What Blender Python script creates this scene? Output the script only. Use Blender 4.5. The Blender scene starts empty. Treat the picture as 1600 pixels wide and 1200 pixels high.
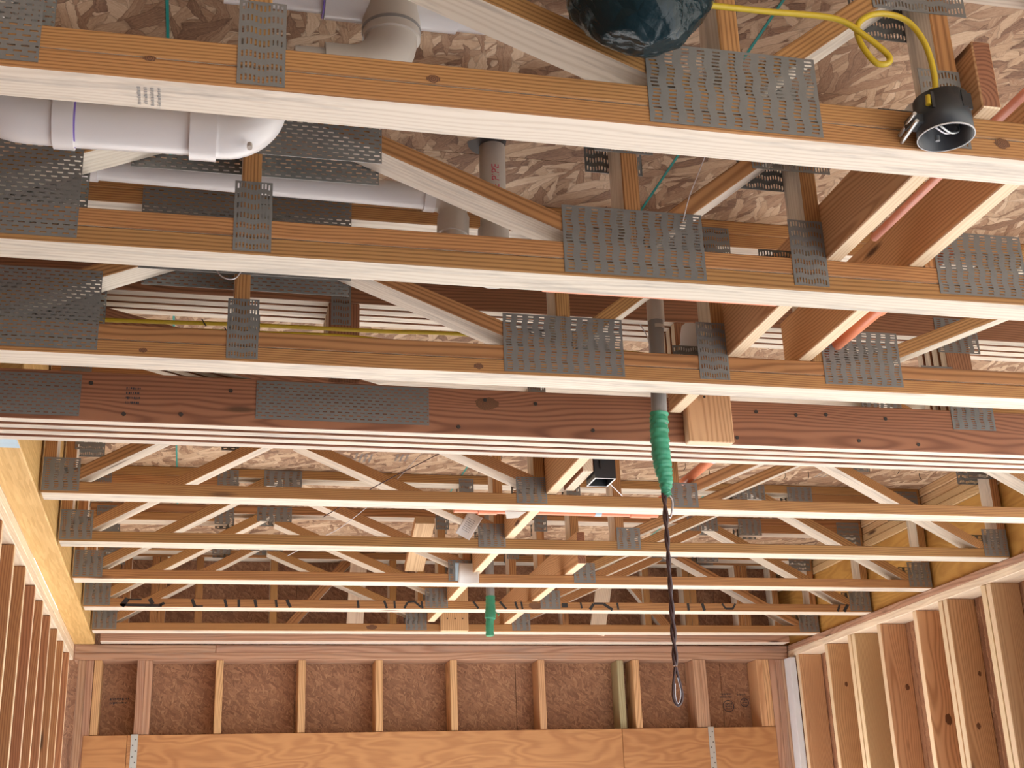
import bpy, bmesh, math, random
from mathutils import Matrix, Vector

sc = bpy.context.scene
COL = sc.collection
random.seed(7)

# ---------------------------------------------------------------- camera
cam_d = bpy.data.cameras.new('camera')
cam = bpy.data.objects.new('camera', cam_d)
COL.objects.link(cam)
cam_d.sensor_width = 36.0
cam_d.lens = 2072.0 / 1600.0 * 36.0
cam_d.clip_start = 0.02
CR = Matrix(((0.97383772, -0.04508508, -0.22272726),
             (-0.22447835, -0.34331984, -0.91199833),
             (-0.03534917, 0.93813582, -0.34445843)))
cam.matrix_world = Matrix.Translation((0, 0, 1.57)) @ CR.to_4x4()
sc.camera = cam

# ---------------------------------------------------------------- world, sun, exposure
world = bpy.data.worlds.new('sky')
sc.world = world
world.use_nodes = True
wn = world.node_tree
bgn = wn.nodes['Background']
sky = wn.nodes.new('ShaderNodeTexSky')
sky.sky_type = 'NISHITA'
sky.sun_disc = False
sky.sun_elevation = math.radians(38)
sky.sun_rotation = math.radians(15)
sky.air_density = 1.0
sky.dust_density = 2.0
wn.links.new(sky.outputs[0], bgn.inputs[0])
bgn.inputs[1].default_value = 0.185

sun_d = bpy.data.lights.new('sun', 'SUN')
sun_d.energy = 10.5
sun_d.angle = math.radians(0.6)
sun_d.color = (1.0, 0.985, 0.965)
sun = bpy.data.objects.new('sun', sun_d)
COL.objects.link(sun)
sun_dir = Vector((-0.25, -1.0, -0.62))          # the way the sunlight travels, in by the garage door
sun.rotation_euler = sun_dir.to_track_quat('-Z', 'Y').to_euler()

vs = sc.view_settings
vs.view_transform = 'Standard'
vs.look = 'None'
vs.gamma = 1.0
vs.use_curve_mapping = False
vs.exposure = 1.5
sc.cycles.max_bounces = 10
sc.cycles.diffuse_bounces = 8
sc.cycles.glossy_bounces = 3
sc.cycles.use_denoising = True
sc.cycles.caustics_reflective = False
sc.cycles.caustics_refractive = False

# ---------------------------------------------------------------- material tools
class NT:
    def __init__(self, name):
        self.m = bpy.data.materials.new(name)
        self.m.use_nodes = True
        self.t = self.m.node_tree
        self.b = self.t.nodes['Principled BSDF']
    def n(self, kind, **kw):
        nd = self.t.nodes.new('ShaderNode' + kind)
        for k, v in kw.items():
            setattr(nd, k, v)
        return nd
    def set(self, sock, v):
        if v is None:
            return
        if hasattr(v, 'node'):
            self.t.links.new(v, sock)
        else:
            sock.default_value = v
    def math(self, op, a, b=None, c=None, clamp=False):
        nd = self.n('Math', operation=op, use_clamp=clamp)
        for i, v in enumerate((a, b, c)):
            self.set(nd.inputs[i], v)
        return nd.outputs[0]
    def vmath(self, op, a, b=None):
        nd = self.n('VectorMath', operation=op)
        self.set(nd.inputs[0], a)
        self.set(nd.inputs[1], b)
        return nd.outputs[0]
    def mix(self, fac, a, b, mode='MIX'):
        nd = self.n('Mix', data_type='RGBA', blend_type=mode)
        self.set(nd.inputs[0], fac)
        self.set(nd.inputs[6], a if hasattr(a, 'node') else (*a, 1))
        self.set(nd.inputs[7], b if hasattr(b, 'node') else (*b, 1))
        return nd.outputs[2]
    def xyz(self, x, y, z):
        nd = self.n('CombineXYZ')
        for i, v in enumerate((x, y, z)):
            self.set(nd.inputs[i], v)
        return nd.outputs[0]
    def sep(self, v):
        nd = self.n('SeparateXYZ')
        self.t.links.new(v, nd.inputs[0])
        return nd.outputs
    def noise(self, v, scale=1.0, detail=2.0, rough=0.5, dist=0.0):
        nd = self.n('TexNoise')
        self.set(nd.inputs['Vector'], v)
        nd.inputs['Scale'].default_value = scale
        nd.inputs['Detail'].default_value = detail
        nd.inputs['Roughness'].default_value = rough
        nd.inputs['Distortion'].default_value = dist
        return nd.outputs[0]
    def ramp(self, f, stops, interp='LINEAR'):
        nd = self.n('ValToRGB')
        cr = nd.color_ramp
        cr.interpolation = interp
        while len(cr.elements) < len(stops):
            cr.elements.new(0.5)
        for e, (p, c) in zip(cr.elements, stops):
            e.position = p
            e.color = (*c, 1)
        self.set(nd.inputs[0], f)
        return nd.outputs[0]
    def bump(self, h, strength=0.3, dist=0.002):
        nd = self.n('Bump')
        nd.inputs['Strength'].default_value = strength
        nd.inputs['Distance'].default_value = dist
        self.t.links.new(h, nd.inputs['Height'])
        self.t.links.new(nd.outputs[0], self.b.inputs['Normal'])
    def out(self, col=None, rough=None, metal=None):
        if col is not None:
            self.set(self.b.inputs['Base Color'], col if hasattr(col, 'node') else (*col, 1))
        if rough is not None:
            self.set(self.b.inputs['Roughness'], rough)
        if metal is not None:
            self.set(self.b.inputs['Metallic'], metal)
        return self.m

def plain(name, col, rough=0.5, metal=0.0, vary=0.0):
    k = NT(name)
    c = col
    if vary:
        tc = k.n('TexCoord').outputs['Object']
        f = k.noise(tc, 18, 4, 0.6)
        c = k.mix(f, tuple(x * (1 - vary) for x in col), tuple(min(1, x * (1 + vary)) for x in col))
    return k.out(c, rough, metal)

def wood(name, light, dark, ring=0.007, amount=0.75, rough=0.62, wob=0.05, stretch=1.3,
         knots=1.0, grey=0.0, vary=0.16, ringpow=2.0):
    k = NT(name)
    tc = k.n('TexCoord').outputs['Object']
    rnd = k.n('ObjectInfo').outputs['Random']
    r2 = k.math('FRACT', k.math('MULTIPLY', rnd, 7.31))
    r3 = k.math('FRACT', k.math('MULTIPLY', rnd, 31.7))
    x, y, z = k.sep(tc)
    X = k.math('ADD', x, k.math('MULTIPLY', rnd, 43.0))
    Yc = k.math('ADD', y, k.math('MULTIPLY_ADD', r2, 0.16, -0.08))
    Zc = k.math('ADD', z, k.math('MULTIPLY_ADD', r3, 0.10, 0.02))
    big = k.noise(k.xyz(k.math('MULTIPLY', X, stretch), k.math('MULTIPLY', Yc, 5.0), k.math('MULTIPLY', Zc, 5.0)), 1.0, 2.0)
    r = k.math('SQRT', k.math('ADD', k.math('MULTIPLY', Yc, Yc), k.math('MULTIPLY', Zc, Zc)))
    r = k.math('ADD', r, k.math('MULTIPLY_ADD', big, wob, -wob / 2))
    # knots pull the rings about
    kv = k.n('TexVoronoi', feature='F1')
    k.set(kv.inputs['Vector'], k.xyz(k.math('MULTIPLY', X, 1.9), k.math('MULTIPLY', Yc, 9.0), k.math('MULTIPLY', Zc, 9.0)))
    kv.inputs['Scale'].default_value = 1.0
    kd = kv.outputs['Distance']
    kn = k.n('MapRange', clamp=True)
    k.set(kn.inputs[0], kd)
    kn.inputs[1].default_value = 0.045
    kn.inputs[2].default_value = 0.11
    kn.inputs[3].default_value = 1.0 * knots
    kn.inputs[4].default_value = 0.0
    halo = k.n('MapRange', clamp=True)
    k.set(halo.inputs[0], kd)
    halo.inputs[1].default_value = 0.0
    halo.inputs[2].default_value = 0.32
    halo.inputs[3].default_value = 0.012 * knots
    halo.inputs[4].default_value = 0.0
    r = k.math('ADD', r, halo.outputs[0])
    s = k.math('SINE', k.math('MULTIPLY', r, 2 * math.pi / ring))
    s = k.math('POWER', k.math('MULTIPLY_ADD', s, 0.5, 0.5), ringpow)
    fib = k.noise(k.xyz(k.math('MULTIPLY', X, 9.0), k.math('MULTIPLY', Yc, 240.0), k.math('MULTIPLY', Zc, 240.0)), 1.0, 3.0, 0.6)
    blo = k.noise(k.xyz(k.math('MULTIPLY', X, 1.1), k.math('MULTIPLY', Yc, 12.0), k.math('MULTIPLY', Zc, 12.0)), 1.0, 3.0, 0.55)
    f = k.math('MULTIPLY', s, amount)
    f = k.math('ADD', f, k.math('MULTIPLY_ADD', fib, 0.30, -0.15))
    f = k.math('ADD', f, k.math('MULTIPLY_ADD', blo, 0.5, -0.25), clamp=True)
    c = k.mix(f, light, dark)
    if grey:
        g = k.noise(k.xyz(k.math('MULTIPLY', X, 2.6), k.math('MULTIPLY', Yc, 22.0), k.math('MULTIPLY', Zc, 22.0)), 1.0, 5.0, 0.7)
        gm = k.n('MapRange', clamp=True)
        k.set(gm.inputs[0], g)
        gm.inputs[1].default_value = 0.50
        gm.inputs[2].default_value = 0.72
        gm.inputs[3].default_value = 0.0
        gm.inputs[4].default_value = grey
        c = k.mix(gm.outputs[0], c, (0.30, 0.27, 0.24))
    c = k.mix(kn.outputs[0], c, (0.10, 0.045, 0.02))
    hsv = k.n('HueSaturation')
    k.set(hsv.inputs['Color'], c)
    k.set(hsv.inputs['Value'], k.math('MULTIPLY_ADD', r2, vary, 1.0 - vary / 2))
    k.set(hsv.inputs['Hue'], k.math('MULTIPLY_ADD', r3, 0.012, 0.494))
    k.bump(f, 0.18, 0.0012)
    return k.out(hsv.outputs[0], rough)

def osb(name, stops, sx=11.0, sy=42.0, rough=0.7, edge=0.35, vary=0.1):
    k = NT(name)
    tc = k.n('TexCoord').outputs['Object']
    rnd = k.n('ObjectInfo').outputs['Random']
    base = k.vmath('ADD', tc, k.xyz(k.math('MULTIPLY', rnd, 57.0), k.math('MULTIPLY', rnd, 23.0), 0.0))
    warp = k.n('TexNoise')
    k.set(warp.inputs['Vector'], base)
    warp.inputs['Scale'].default_value = 9.0
    wv = k.vmath('MULTIPLY', k.vmath('SUBTRACT', warp.outputs['Color'], (0.5, 0.5, 0.5)), (0.035, 0.035, 0.0))
    base = k.vmath('ADD', base, wv)
    warp2 = k.n('TexNoise')
    k.set(warp2.inputs['Vector'], base)
    warp2.inputs['Scale'].default_value = 55.0
    warp2.inputs['Detail'].default_value = 3.0
    base = k.vmath('ADD', base, k.vmath('MULTIPLY', k.vmath('SUBTRACT', warp2.outputs['Color'], (0.5, 0.5, 0.5)), (0.012, 0.012, 0.0)))
    val = None
    edg = None
    for i, (ang, kx, ky) in enumerate(((12, 1.0, 1.0), (-38, 1.2, 0.9), (63, 0.9, 1.15), (-78, 1.4, 1.3), (35, 1.1, 0.8))):
        mp = k.n('Mapping')
        k.set(mp.inputs['Vector'], base)
        mp.inputs['Rotation'].default_value = (0, 0, math.radians(ang))
        mp.inputs['Location'].default_value = (i * 3.7, i * 1.9, 0)
        sc2 = k.vmath('MULTIPLY', mp.outputs[0], (sx * kx, sy * ky, 0.0))
        v = k.n('TexVoronoi', feature='F1', voronoi_dimensions='2D')
        k.set(v.inputs['Vector'], sc2)
        v.inputs['Scale'].default_value = 1.0
        e = k.n('TexVoronoi', feature='DISTANCE_TO_EDGE', voronoi_dimensions='2D')
        k.set(e.inputs['Vector'], sc2)
        e.inputs['Scale'].default_value = 1.0
        em = k.n('MapRange', clamp=True)
        k.set(em.inputs[0], e.outputs['Distance'])
        em.inputs[1].default_value = 0.0
        em.inputs[2].default_value = 0.09
        em.inputs[3].default_value = 1.0
        em.inputs[4].default_value = 0.0
        cc = k.n('SeparateColor')
        k.set(cc.inputs[0], v.outputs['Color'])
        st = k.noise(k.vmath('MULTIPLY', mp.outputs[0], (14.0, 330.0, 0.0)), 1.0, 2.0, 0.6)
        cellv = k.math('ADD', k.math('MULTIPLY', cc.outputs[0], 0.82), k.math('MULTIPLY_ADD', st, 0.7, -0.28), clamp=True)
        if val is None:
            val, edg = cellv, em.outputs[0]
        else:
            m = k.math('GREATER_THAN', cc.outputs[1], 0.62)
            a = k.n('Mix', data_type='FLOAT')
            k.set(a.inputs[0], m); k.set(a.inputs[2], val); k.set(a.inputs[3], cellv)
            b = k.n('Mix', data_type='FLOAT')
            k.set(b.inputs[0], m); k.set(b.inputs[2], edg); k.set(b.inputs[3], em.outputs[0])
            val, edg = a.outputs[0], b.outputs[0]
    fine = k.noise(base, 160, 3, 0.6)
    blot = k.noise(base, 2.2, 3, 0.6)
    f = k.math('ADD', k.math('MULTIPLY', val, 0.8), k.math('MULTIPLY_ADD', fine, 0.3, -0.12))
    f = k.math('ADD', f, k.math('MULTIPLY_ADD', blot, 0.5, -0.2), clamp=True)
    c = k.ramp(f, stops)
    c = k.mix(k.math('MULTIPLY', edg, edge), c, tuple(x * 0.35 for x in stops[0][1]))
    hsv = k.n('HueSaturation')
    k.set(hsv.inputs['Color'], c)
    k.set(hsv.inputs['Value'], k.math('MULTIPLY_ADD', rnd, vary, 1.0 - vary / 2))
    h = k.math('SUBTRACT', val, k.math('MULTIPLY', edg, 0.6))
    k.bump(h, 0.35, 0.002)
    return k.out(hsv.outputs[0], rough)

def plywood(name, light, dark, scale=1.0):
    k = NT(name)
    tc = k.n('TexCoord').outputs['Object']
    rnd = k.n('ObjectInfo').outputs['Random']
    x, y, z = k.sep(tc)
    X = k.math('ADD', k.math('MULTIPLY', x, 1.6 * scale), k.math('MULTIPLY', rnd, 31.0))
    Y = k.math('ADD', k.math('MULTIPLY', y, 6.0 * scale), k.math('MULTIPLY', rnd, 17.0))
    n1 = k.noise(k.xyz(X, Y, 0.0), 1.0, 2.5, 0.5, 0.4)
    s = k.math('MULTIPLY_ADD', k.math('SINE', k.math('MULTIPLY', n1, 75.0)), 0.5, 0.5)
    fib = k.noise(k.xyz(k.math('MULTIPLY', X, 6.0), k.math('MULTIPLY', Y, 40.0), 0.0), 1.0, 3.0)
    blo = k.noise(k.xyz(X, Y, 3.3), 0.7, 2.0)
    f = k.math('ADD', k.math('MULTIPLY', s, 0.5), k.math('MULTIPLY_ADD', fib, 0.5, -0.2))
    f = k.math('ADD', f, k.math('MULTIPLY_ADD', blo, 0.7, -0.3), clamp=True)
    return k.out(k.mix(f, light, dark), 0.55)

def strandlumber(name, light, dark):
    k = NT(name)
    tc = k.n('TexCoord').outputs['Object']
    x, y, z = k.sep(tc)
    w = k.math('ADD', y, z)
    v = k.n('TexVoronoi', feature='F1', voronoi_dimensions='2D')
    k.set(v.inputs['Vector'], k.xyz(k.math('MULTIPLY', x, 9.0), k.math('MULTIPLY', w, 130.0), 0.0))
    v.inputs['Scale'].default_value = 1.0
    cc = k.n('SeparateColor'); k.set(cc.inputs[0], v.outputs['Color'])
    fib = k.noise(k.xyz(k.math('MULTIPLY', x, 7.0), k.math('MULTIPLY', w, 300.0), 0.0), 1.0, 3.0)
    f = k.math('ADD', k.math('MULTIPLY', cc.outputs[0], 0.6), k.math('MULTIPLY_ADD', fib, 0.8, -0.25), clamp=True)
    k.bump(f, 0.2, 0.001)
    return k.out(k.mix(f, light, dark), 0.5)

M = {}
# truss lumber: narrow edges show dense grain, wide faces are coloured paler as brightly lit undersides
M['edge'] = wood('truss_lumber_edge', (0.420, 0.212, 0.074), (0.190, 0.078, 0.022), ring=0.0062, wob=0.03, stretch=0.9, knots=0.7)
M['wide'] = wood('truss_lumber_wide', (0.72, 0.650, 0.545), (0.53, 0.440, 0.335), ring=0.009, amount=0.5, wob=0.06, knots=0.8, grey=0.75)
M['girder'] = wood('girder_lumber', (0.31, 0.135, 0.068), (0.145, 0.052, 0.024), ring=0.0085, wob=0.09, stretch=1.0, knots=1.0)
M['girder_edge'] = wood('girder_lumber_edge', (0.72, 0.650, 0.545), (0.53, 0.440, 0.335), ring=0.009, amount=0.45, grey=0.7)  # pale colour stands in for bright light on the girder undersides
M['stud'] = wood('stud_lumber', (0.66, 0.405, 0.21), (0.42, 0.215, 0.09), ring=0.0095, wob=0.10, stretch=1.2)
M['studedge'] = wood('stud_lumber_edge', (0.78, 0.62, 0.42), (0.58, 0.40, 0.22), ring=0.007, amount=0.5, wob=0.04)  # paler than the stud faces to imitate light on the edges
M['studred'] = wood('stud_lumber_red', (0.42, 0.195, 0.085), (0.23, 0.085, 0.034), ring=0.008, wob=0.09, stretch=1.1)
M['studtan'] = wood('stud_lumber_tan', (0.60, 0.415, 0.225), (0.43, 0.265, 0.125), ring=0.006, wob=0.03)
M['plate'] = wood('plate_lumber', (0.50, 0.30, 0.195), (0.31, 0.155, 0.088), ring=0.011, wob=0.10, stretch=0.8, grey=0.45)
M['palewood'] = wood('pale_lumber', (0.82, 0.70, 0.54), (0.62, 0.47, 0.32), ring=0.01, amount=0.5, wob=0.06, grey=0.3)
M['greenwood'] = wood('treated_lumber', (0.40, 0.36, 0.21), (0.26, 0.21, 0.11), ring=0.007, wob=0.04)
M['osb'] = osb('osb_deck', [(0.0, (0.135, 0.066, 0.038)), (0.3, (0.34, 0.202, 0.120)), (0.6, (0.52, 0.360, 0.228)), (1.0, (0.74, 0.58, 0.41))], sx=7.5, sy=40.0)
M['osbwall'] = osb('osb_sheathing', [(0.0, (0.20, 0.095, 0.052)), (0.35, (0.32, 0.160, 0.088)), (0.7, (0.42, 0.225, 0.124)), (1.0, (0.56, 0.34, 0.19))], sx=26, sy=120, edge=0.3)
M['ply'] = plywood('plywood_face', (0.54, 0.275, 0.11), (0.34, 0.14, 0.048))
M['plyyellow'] = plywood('plywood_rim', (0.56, 0.32, 0.085), (0.38, 0.185, 0.04))
M['lsl'] = strandlumber('strand_lumber', (0.72, 0.49, 0.20), (0.50, 0.29, 0.085))
M['steel'] = plain('galvanized_steel', (0.21, 0.212, 0.205), 0.42, 0.4, 0.15)
M['steelbright'] = plain('bright_steel', (0.55, 0.56, 0.55), 0.35, 0.7, 0.08)
M['pvc'] = plain('white_pvc', (0.66, 0.645, 0.64), 0.28, 0.0, 0.03)
M['pvcold'] = plain('dusty_pvc', (0.52, 0.475, 0.42), 0.4, 0.0, 0.06)
M['primer'] = plain('purple_primer', (0.20, 0.13, 0.45), 0.4)
M['cpvc'] = plain('orange_cpvc', (0.78, 0.26, 0.13), 0.35, 0.0, 0.05)
M['cpvcpale'] = plain('pinkish_cpvc', (0.70, 0.33, 0.25), 0.4, 0.0, 0.05)
M['blue'] = plain('light_blue_paint', (0.45, 0.62, 0.75), 0.6, 0.0, 0.15)
M['greypipe'] = plain('grey_pipe', (0.26, 0.25, 0.24), 0.45, 0.0, 0.1)
M['green'] = plain('green_wrap', (0.045, 0.30, 0.175), 0.35, 0.0, 0.55)
M['brownwire'] = plain('brown_wire', (0.055, 0.022, 0.02), 0.4)
M['silverwire'] = plain('silver_wire', (0.6, 0.58, 0.6), 0.35, 0.6)
M['yellow'] = plain('yellow_sheath', (0.50, 0.36, 0.02), 0.38, 0.0, 0.06)
M['black'] = plain('black_plastic', (0.018, 0.02, 0.022), 0.35)
M['greybox'] = plain('charcoal_box', (0.026, 0.03, 0.034), 0.42)
M['boxrim'] = plain('box_rim', (0.55, 0.55, 0.55), 0.4)
def film():
    k = NT('black_film')
    tc = k.n('TexCoord').outputs['Object']
    v = k.n('TexVoronoi', feature='DISTANCE_TO_EDGE')
    k.set(v.inputs['Vector'], k.vmath('ADD', tc, k.vmath('MULTIPLY', k.xyz(k.noise(tc, 20, 2), k.noise(tc, 23, 2), k.noise(tc, 27, 2)), (0.03, 0.03, 0.03))))
    v.inputs['Scale'].default_value = 26.0
    k.bump(k.math('ADD', v.outputs['Distance'], k.math('MULTIPLY', k.noise(tc, 60, 3), 0.4)), 0.6, 0.006)
    k.b.inputs['Specular IOR Level'].default_value = 0.22
    return k.out((0.003, 0.014, 0.018), 0.2)
M['film'] = film()
M['teal'] = plain('teal_seam', (0.02, 0.30, 0.27), 0.5)
M['paper'] = plain('paper', (0.80, 0.79, 0.77), 0.7, 0.0, 0.03)
M['ink'] = plain('ink', (0.035, 0.035, 0.045), 0.8)
M['redink'] = plain('red_ink', (0.55, 0.06, 0.10), 0.7)
M['paintwhite'] = plain('white_paint', (0.72, 0.76, 0.82), 0.5, 0.0, 0.05)
M['spray'] = plain('black_spray', (0.02, 0.018, 0.018), 0.6)
M['concrete'] = plain('concrete', (0.61, 0.61, 0.61), 0.85, 0.0, 0.1)
M['earth'] = plain('bare_ground', (0.50, 0.45, 0.38), 0.9, 0.0, 0.1)
def knot_material():
    k = NT('wood_knot')
    tc = k.n('TexCoord').outputs['Object']
    x, y, z = k.sep(tc)
    r = k.math('SQRT', k.math('ADD', k.math('MULTIPLY', x, x), k.math('MULTIPLY', z, z)))
    r = k.math('ADD', r, k.math('MULTIPLY', k.noise(tc, 90, 3), 0.004))
    f = k.math('MULTIPLY_ADD', k.math('SINE', k.math('MULTIPLY', r, 1900.0)), 0.5, 0.5)
    return k.out(k.mix(f, (0.085, 0.036, 0.016), (0.21, 0.092, 0.040)), 0.6)
M['knot'] = knot_material()
M['nail'] = plain('dark_nail', (0.06, 0.05, 0.045), 0.5, 0.5)

# ---------------------------------------------------------------- object tools
def link(name, me, parent=None, mat=None, M4=None):
    o = bpy.data.objects.new(name, me)
    COL.objects.link(o)
    w = Matrix.Identity(4)
    if parent is not None:
        o.parent = parent
        p = parent
        while p is not None:
            w = p.matrix_basis @ w
            p = p.parent
    o.matrix_basis = w.inverted() @ (M4 if M4 is not None else Matrix.Identity(4))
    if mat is not None and not me.materials:
        me.materials.append(M[mat])
    return o

def empty(name, loc, label, cat, group=None):
    o = bpy.data.objects.new(name, None)
    COL.objects.link(o)
    o.location = loc
    o.empty_display_size = 0.05
    tag(o, label, cat, group)
    return o

def tag(o, label=None, cat=None, group=None, kind=None):
    if label: o['label'] = label
    if cat: o['category'] = cat
    if group: o['group'] = group
    if kind: o['kind'] = kind
    return o

_mesh = {}
def finish(bm, key, mats, yslot=False, smooth=False):
    me = bpy.data.meshes.new('mesh')
    bmesh.ops.recalc_face_normals(bm, faces=bm.faces)
    bm.normal_update()
    nm = len(mats)
    if yslot:
        for f in bm.faces:
            f.material_index = (2 if nm == 3 and abs(f.normal.x) > 0.8 else 1) if (abs(f.normal.y) > 0.5 or (nm == 3 and abs(f.normal.x) > 0.8)) else 0
    if smooth:
        for f in bm.faces:
            f.smooth = True
    bm.to_mesh(me)
    bm.free()
    for m in mats:
        me.materials.append(M[m])
    if key is not None:
        _mesh[key] = me
    return me

def box_mesh(L, w, t, mats, bev=0.0025):
    key = ('box', round(L, 4), round(w, 4), round(t, 4), mats, bev)
    if key in _mesh:
        return _mesh[key]
    bm = bmesh.new()
    bmesh.ops.create_cube(bm, size=1.0)
    bmesh.ops.scale(bm, vec=(L, w, t), verts=bm.verts)
    if bev:
        bmesh.ops.bevel(bm, geom=list(bm.edges), offset=min(bev, 0.3 * min(w, t)), segments=1, affect='EDGES')
    return finish(bm, key, mats, len(mats) > 1)

def frame(p0, p1, up):
    p0, p1 = Vector(p0), Vector(p1)
    x = (p1 - p0).normalized()
    z = Vector(up)
    z = (z - x * z.dot(x)).normalized()
    y = z.cross(x)
    m = Matrix((x, y, z)).transposed().to_4x4()
    m.translation = (p0 + p1) / 2
    return m

def board(name, parent, p0, p1, w, t, mats, up=(0, 0, 1), bev=0.0025):
    """length p0-p1, t along 'up', w across"""
    if isinstance(mats, str):
        mats = (mats,)
    L = (Vector(p1) - Vector(p0)).length
    return link(name, box_mesh(L, w, t, mats, bev), parent, None, frame(p0, p1, up))

def box(name, parent, lo, hi, mat, bev=0.0):
    """axis-aligned box, long side along local X (world X)"""
    lo, hi = Vector(lo), Vector(hi)
    d = hi - lo
    return link(name, box_mesh(d.x, d.y, d.z, (mat,), bev), parent, None, Matrix.Translation((lo + hi) / 2))

def poly_xz(name, parent, pts, y0, y1, mats, ang, bev=0.002):
    """polygon in the XZ plane pushed through y0..y1; local X along the angle ang"""
    cx = sum(p[0] for p in pts) / len(pts)
    cz = sum(p[1] for p in pts) / len(pts)
    c, s = math.cos(ang), math.sin(ang)
    key = ('poly', tuple((round(p[0], 4), round(p[1], 4)) for p in pts), round(y1 - y0, 4), mats)
    me = _mesh.get(key)
    if me is None:
        bm = bmesh.new()
        loc = [((p[0] - cx) * c + (p[1] - cz) * s, -(p[0] - cx) * s + (p[1] - cz) * c) for p in pts]
        h = (y1 - y0) / 2
        a = [bm.verts.new((x, -h, z)) for x, z in loc]
        b = [bm.verts.new((x, h, z)) for x, z in loc]
        bm.faces.new(a)
        bm.faces.new(b[::-1])
        n = len(loc)
        for i in range(n):
            bm.faces.new((a[i], a[(i + 1) % n], b[(i + 1) % n], b[i]))
        bmesh.ops.recalc_face_normals(bm, faces=bm.faces)
        if bev:
            bmesh.ops.bevel(bm, geom=list(bm.edges), offset=bev, segments=1, affect='EDGES')
        me = finish(bm, key, mats, len(mats) > 1)
    m = Matrix(((c, 0, -s, cx), (0, 1, 0, (y0 + y1) / 2), (s, 0, c, cz), (0, 0, 0, 1)))
    return link(name, me, parent, None, m)

def web(name, parent, a, b, y0, y1, t=0.038, mats=('wide', 'edge'), cut=('h', 'h')):
    """web between (x,z) a and b; end cuts horizontal 'h' or vertical 'v'"""
    a, b = Vector(a), Vector(b)
    ang = math.atan2(b.y - a.y, b.x - a.x)
    pts = []
    for p, c, sgn in ((a, cut[0], 1), (b, cut[1], -1)):
        if c == 'h':
            h = t / 2 / abs(math.sin(ang))
            q = [(p.x - h, p.y), (p.x + h, p.y)]
            # upper side of the board is to the left of its direction
            if math.sin(ang) > 0:
                up, dn = q[0], q[1]
            else:
                up, dn = q[1], q[0]
        else:
            h = t / 2 / abs(math.cos(ang))
            up, dn = (p.x, p.y + h), (p.x, p.y - h)
        if math.cos(ang) < 0:
            up, dn = dn, up
        pts += [up, dn] if sgn == 1 else [dn, up]
    return poly_xz(name, parent, pts, y0, y1, mats, ang)

def tube_mesh(pts, r, mat, seg=12, cyclic=False, caps=True, radii=None, smooth_pts=True):
    """swept tube with parallel transport"""
    P = [Vector(p) for p in pts]
    n = len(P)
    bm = bmesh.new()
    rings = []
    ref = None
    for i in range(n):
        if i == 0: d = P[1] - P[0]
        elif i == n - 1: d = P[-1] - P[-2]
        else: d = (P[i + 1] - P[i]).normalized() + (P[i] - P[i - 1]).normalized()
        d.normalize()
        if ref is None:
            ref = Vector((0, 0, 1)) if abs(d.z) < 0.9 else Vector((1, 0, 0))
        u = (ref - d * ref.dot(d)).normalized()
        v = d.cross(u)
        ref = u
        rr = radii[i] if radii else r
        rings.append([bm.verts.new(P[i] + (u * math.cos(2 * math.pi * j / seg) + v * math.sin(2 * math.pi * j / seg)) * rr) for j in range(seg)])
    for i in range(n - 1):
        for j in range(seg):
            f = bm.faces.new((rings[i][j], rings[i][(j + 1) % seg], rings[i + 1][(j + 1) % seg], rings[i + 1][j]))
            f.smooth = True
    if caps:
        bm.faces.new([bm.verts.new(v.co) for v in rings[0][::-1]])
        bm.faces.new([bm.verts.new(v.co) for v in rings[-1]])
    me = bpy.data.meshes.new('mesh')
    bmesh.ops.recalc_face_normals(bm, faces=bm.faces)
    bm.to_mesh(me)
    bm.free()
    me.materials.append(M[mat])
    return me

def spline(ctrl, k=8):
    """Catmull-Rom through the points"""
    c = [Vector(p) for p in ctrl]
    c = [c[0] * 2 - c[1]] + c + [c[-1] * 2 - c[-2]]
    out = []
    for i in range(1, len(c) - 2):
        p0, p1, p2, p3 = c[i - 1], c[i], c[i + 1], c[i + 2]
        for j in range(k):
            t = j / k
            out.append(0.5 * ((2 * p1) + (p2 - p0) * t + (2 * p0 - 5 * p1 + 4 * p2 - p3) * t * t + (3 * p1 - p0 - 3 * p2 + p3) * t ** 3))
    out.append(c[-2])
    return out

def tube(name, parent, pts, r, mat, seg=12, caps=True, radii=None, centre=True):
    me = tube_mesh(pts, r, mat, seg, caps=caps, radii=radii)
    return link(name, me, parent)

def top_tube(name, pts, r, mat, label, cat, seg=10, group=None):
    """a single-mesh thing with its origin at the first point"""
    p0 = Vector(pts[0])
    me = tube_mesh([Vector(p) - p0 for p in pts], r, mat, seg)
    o = link(name, me, None, None, Matrix.Translation(p0))
    return tag(o, label, cat, group)

def arc(c, a, b, r, a0, a1, n=8):
    """points on an arc about c in the plane of unit vectors a, b"""
    c, a, b = Vector(c), Vector(a), Vector(b)
    return [c + (a * math.cos(a0 + (a1 - a0) * i / n) + b * math.sin(a0 + (a1 - a0) * i / n)) * r for i in range(n + 1)]

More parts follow.
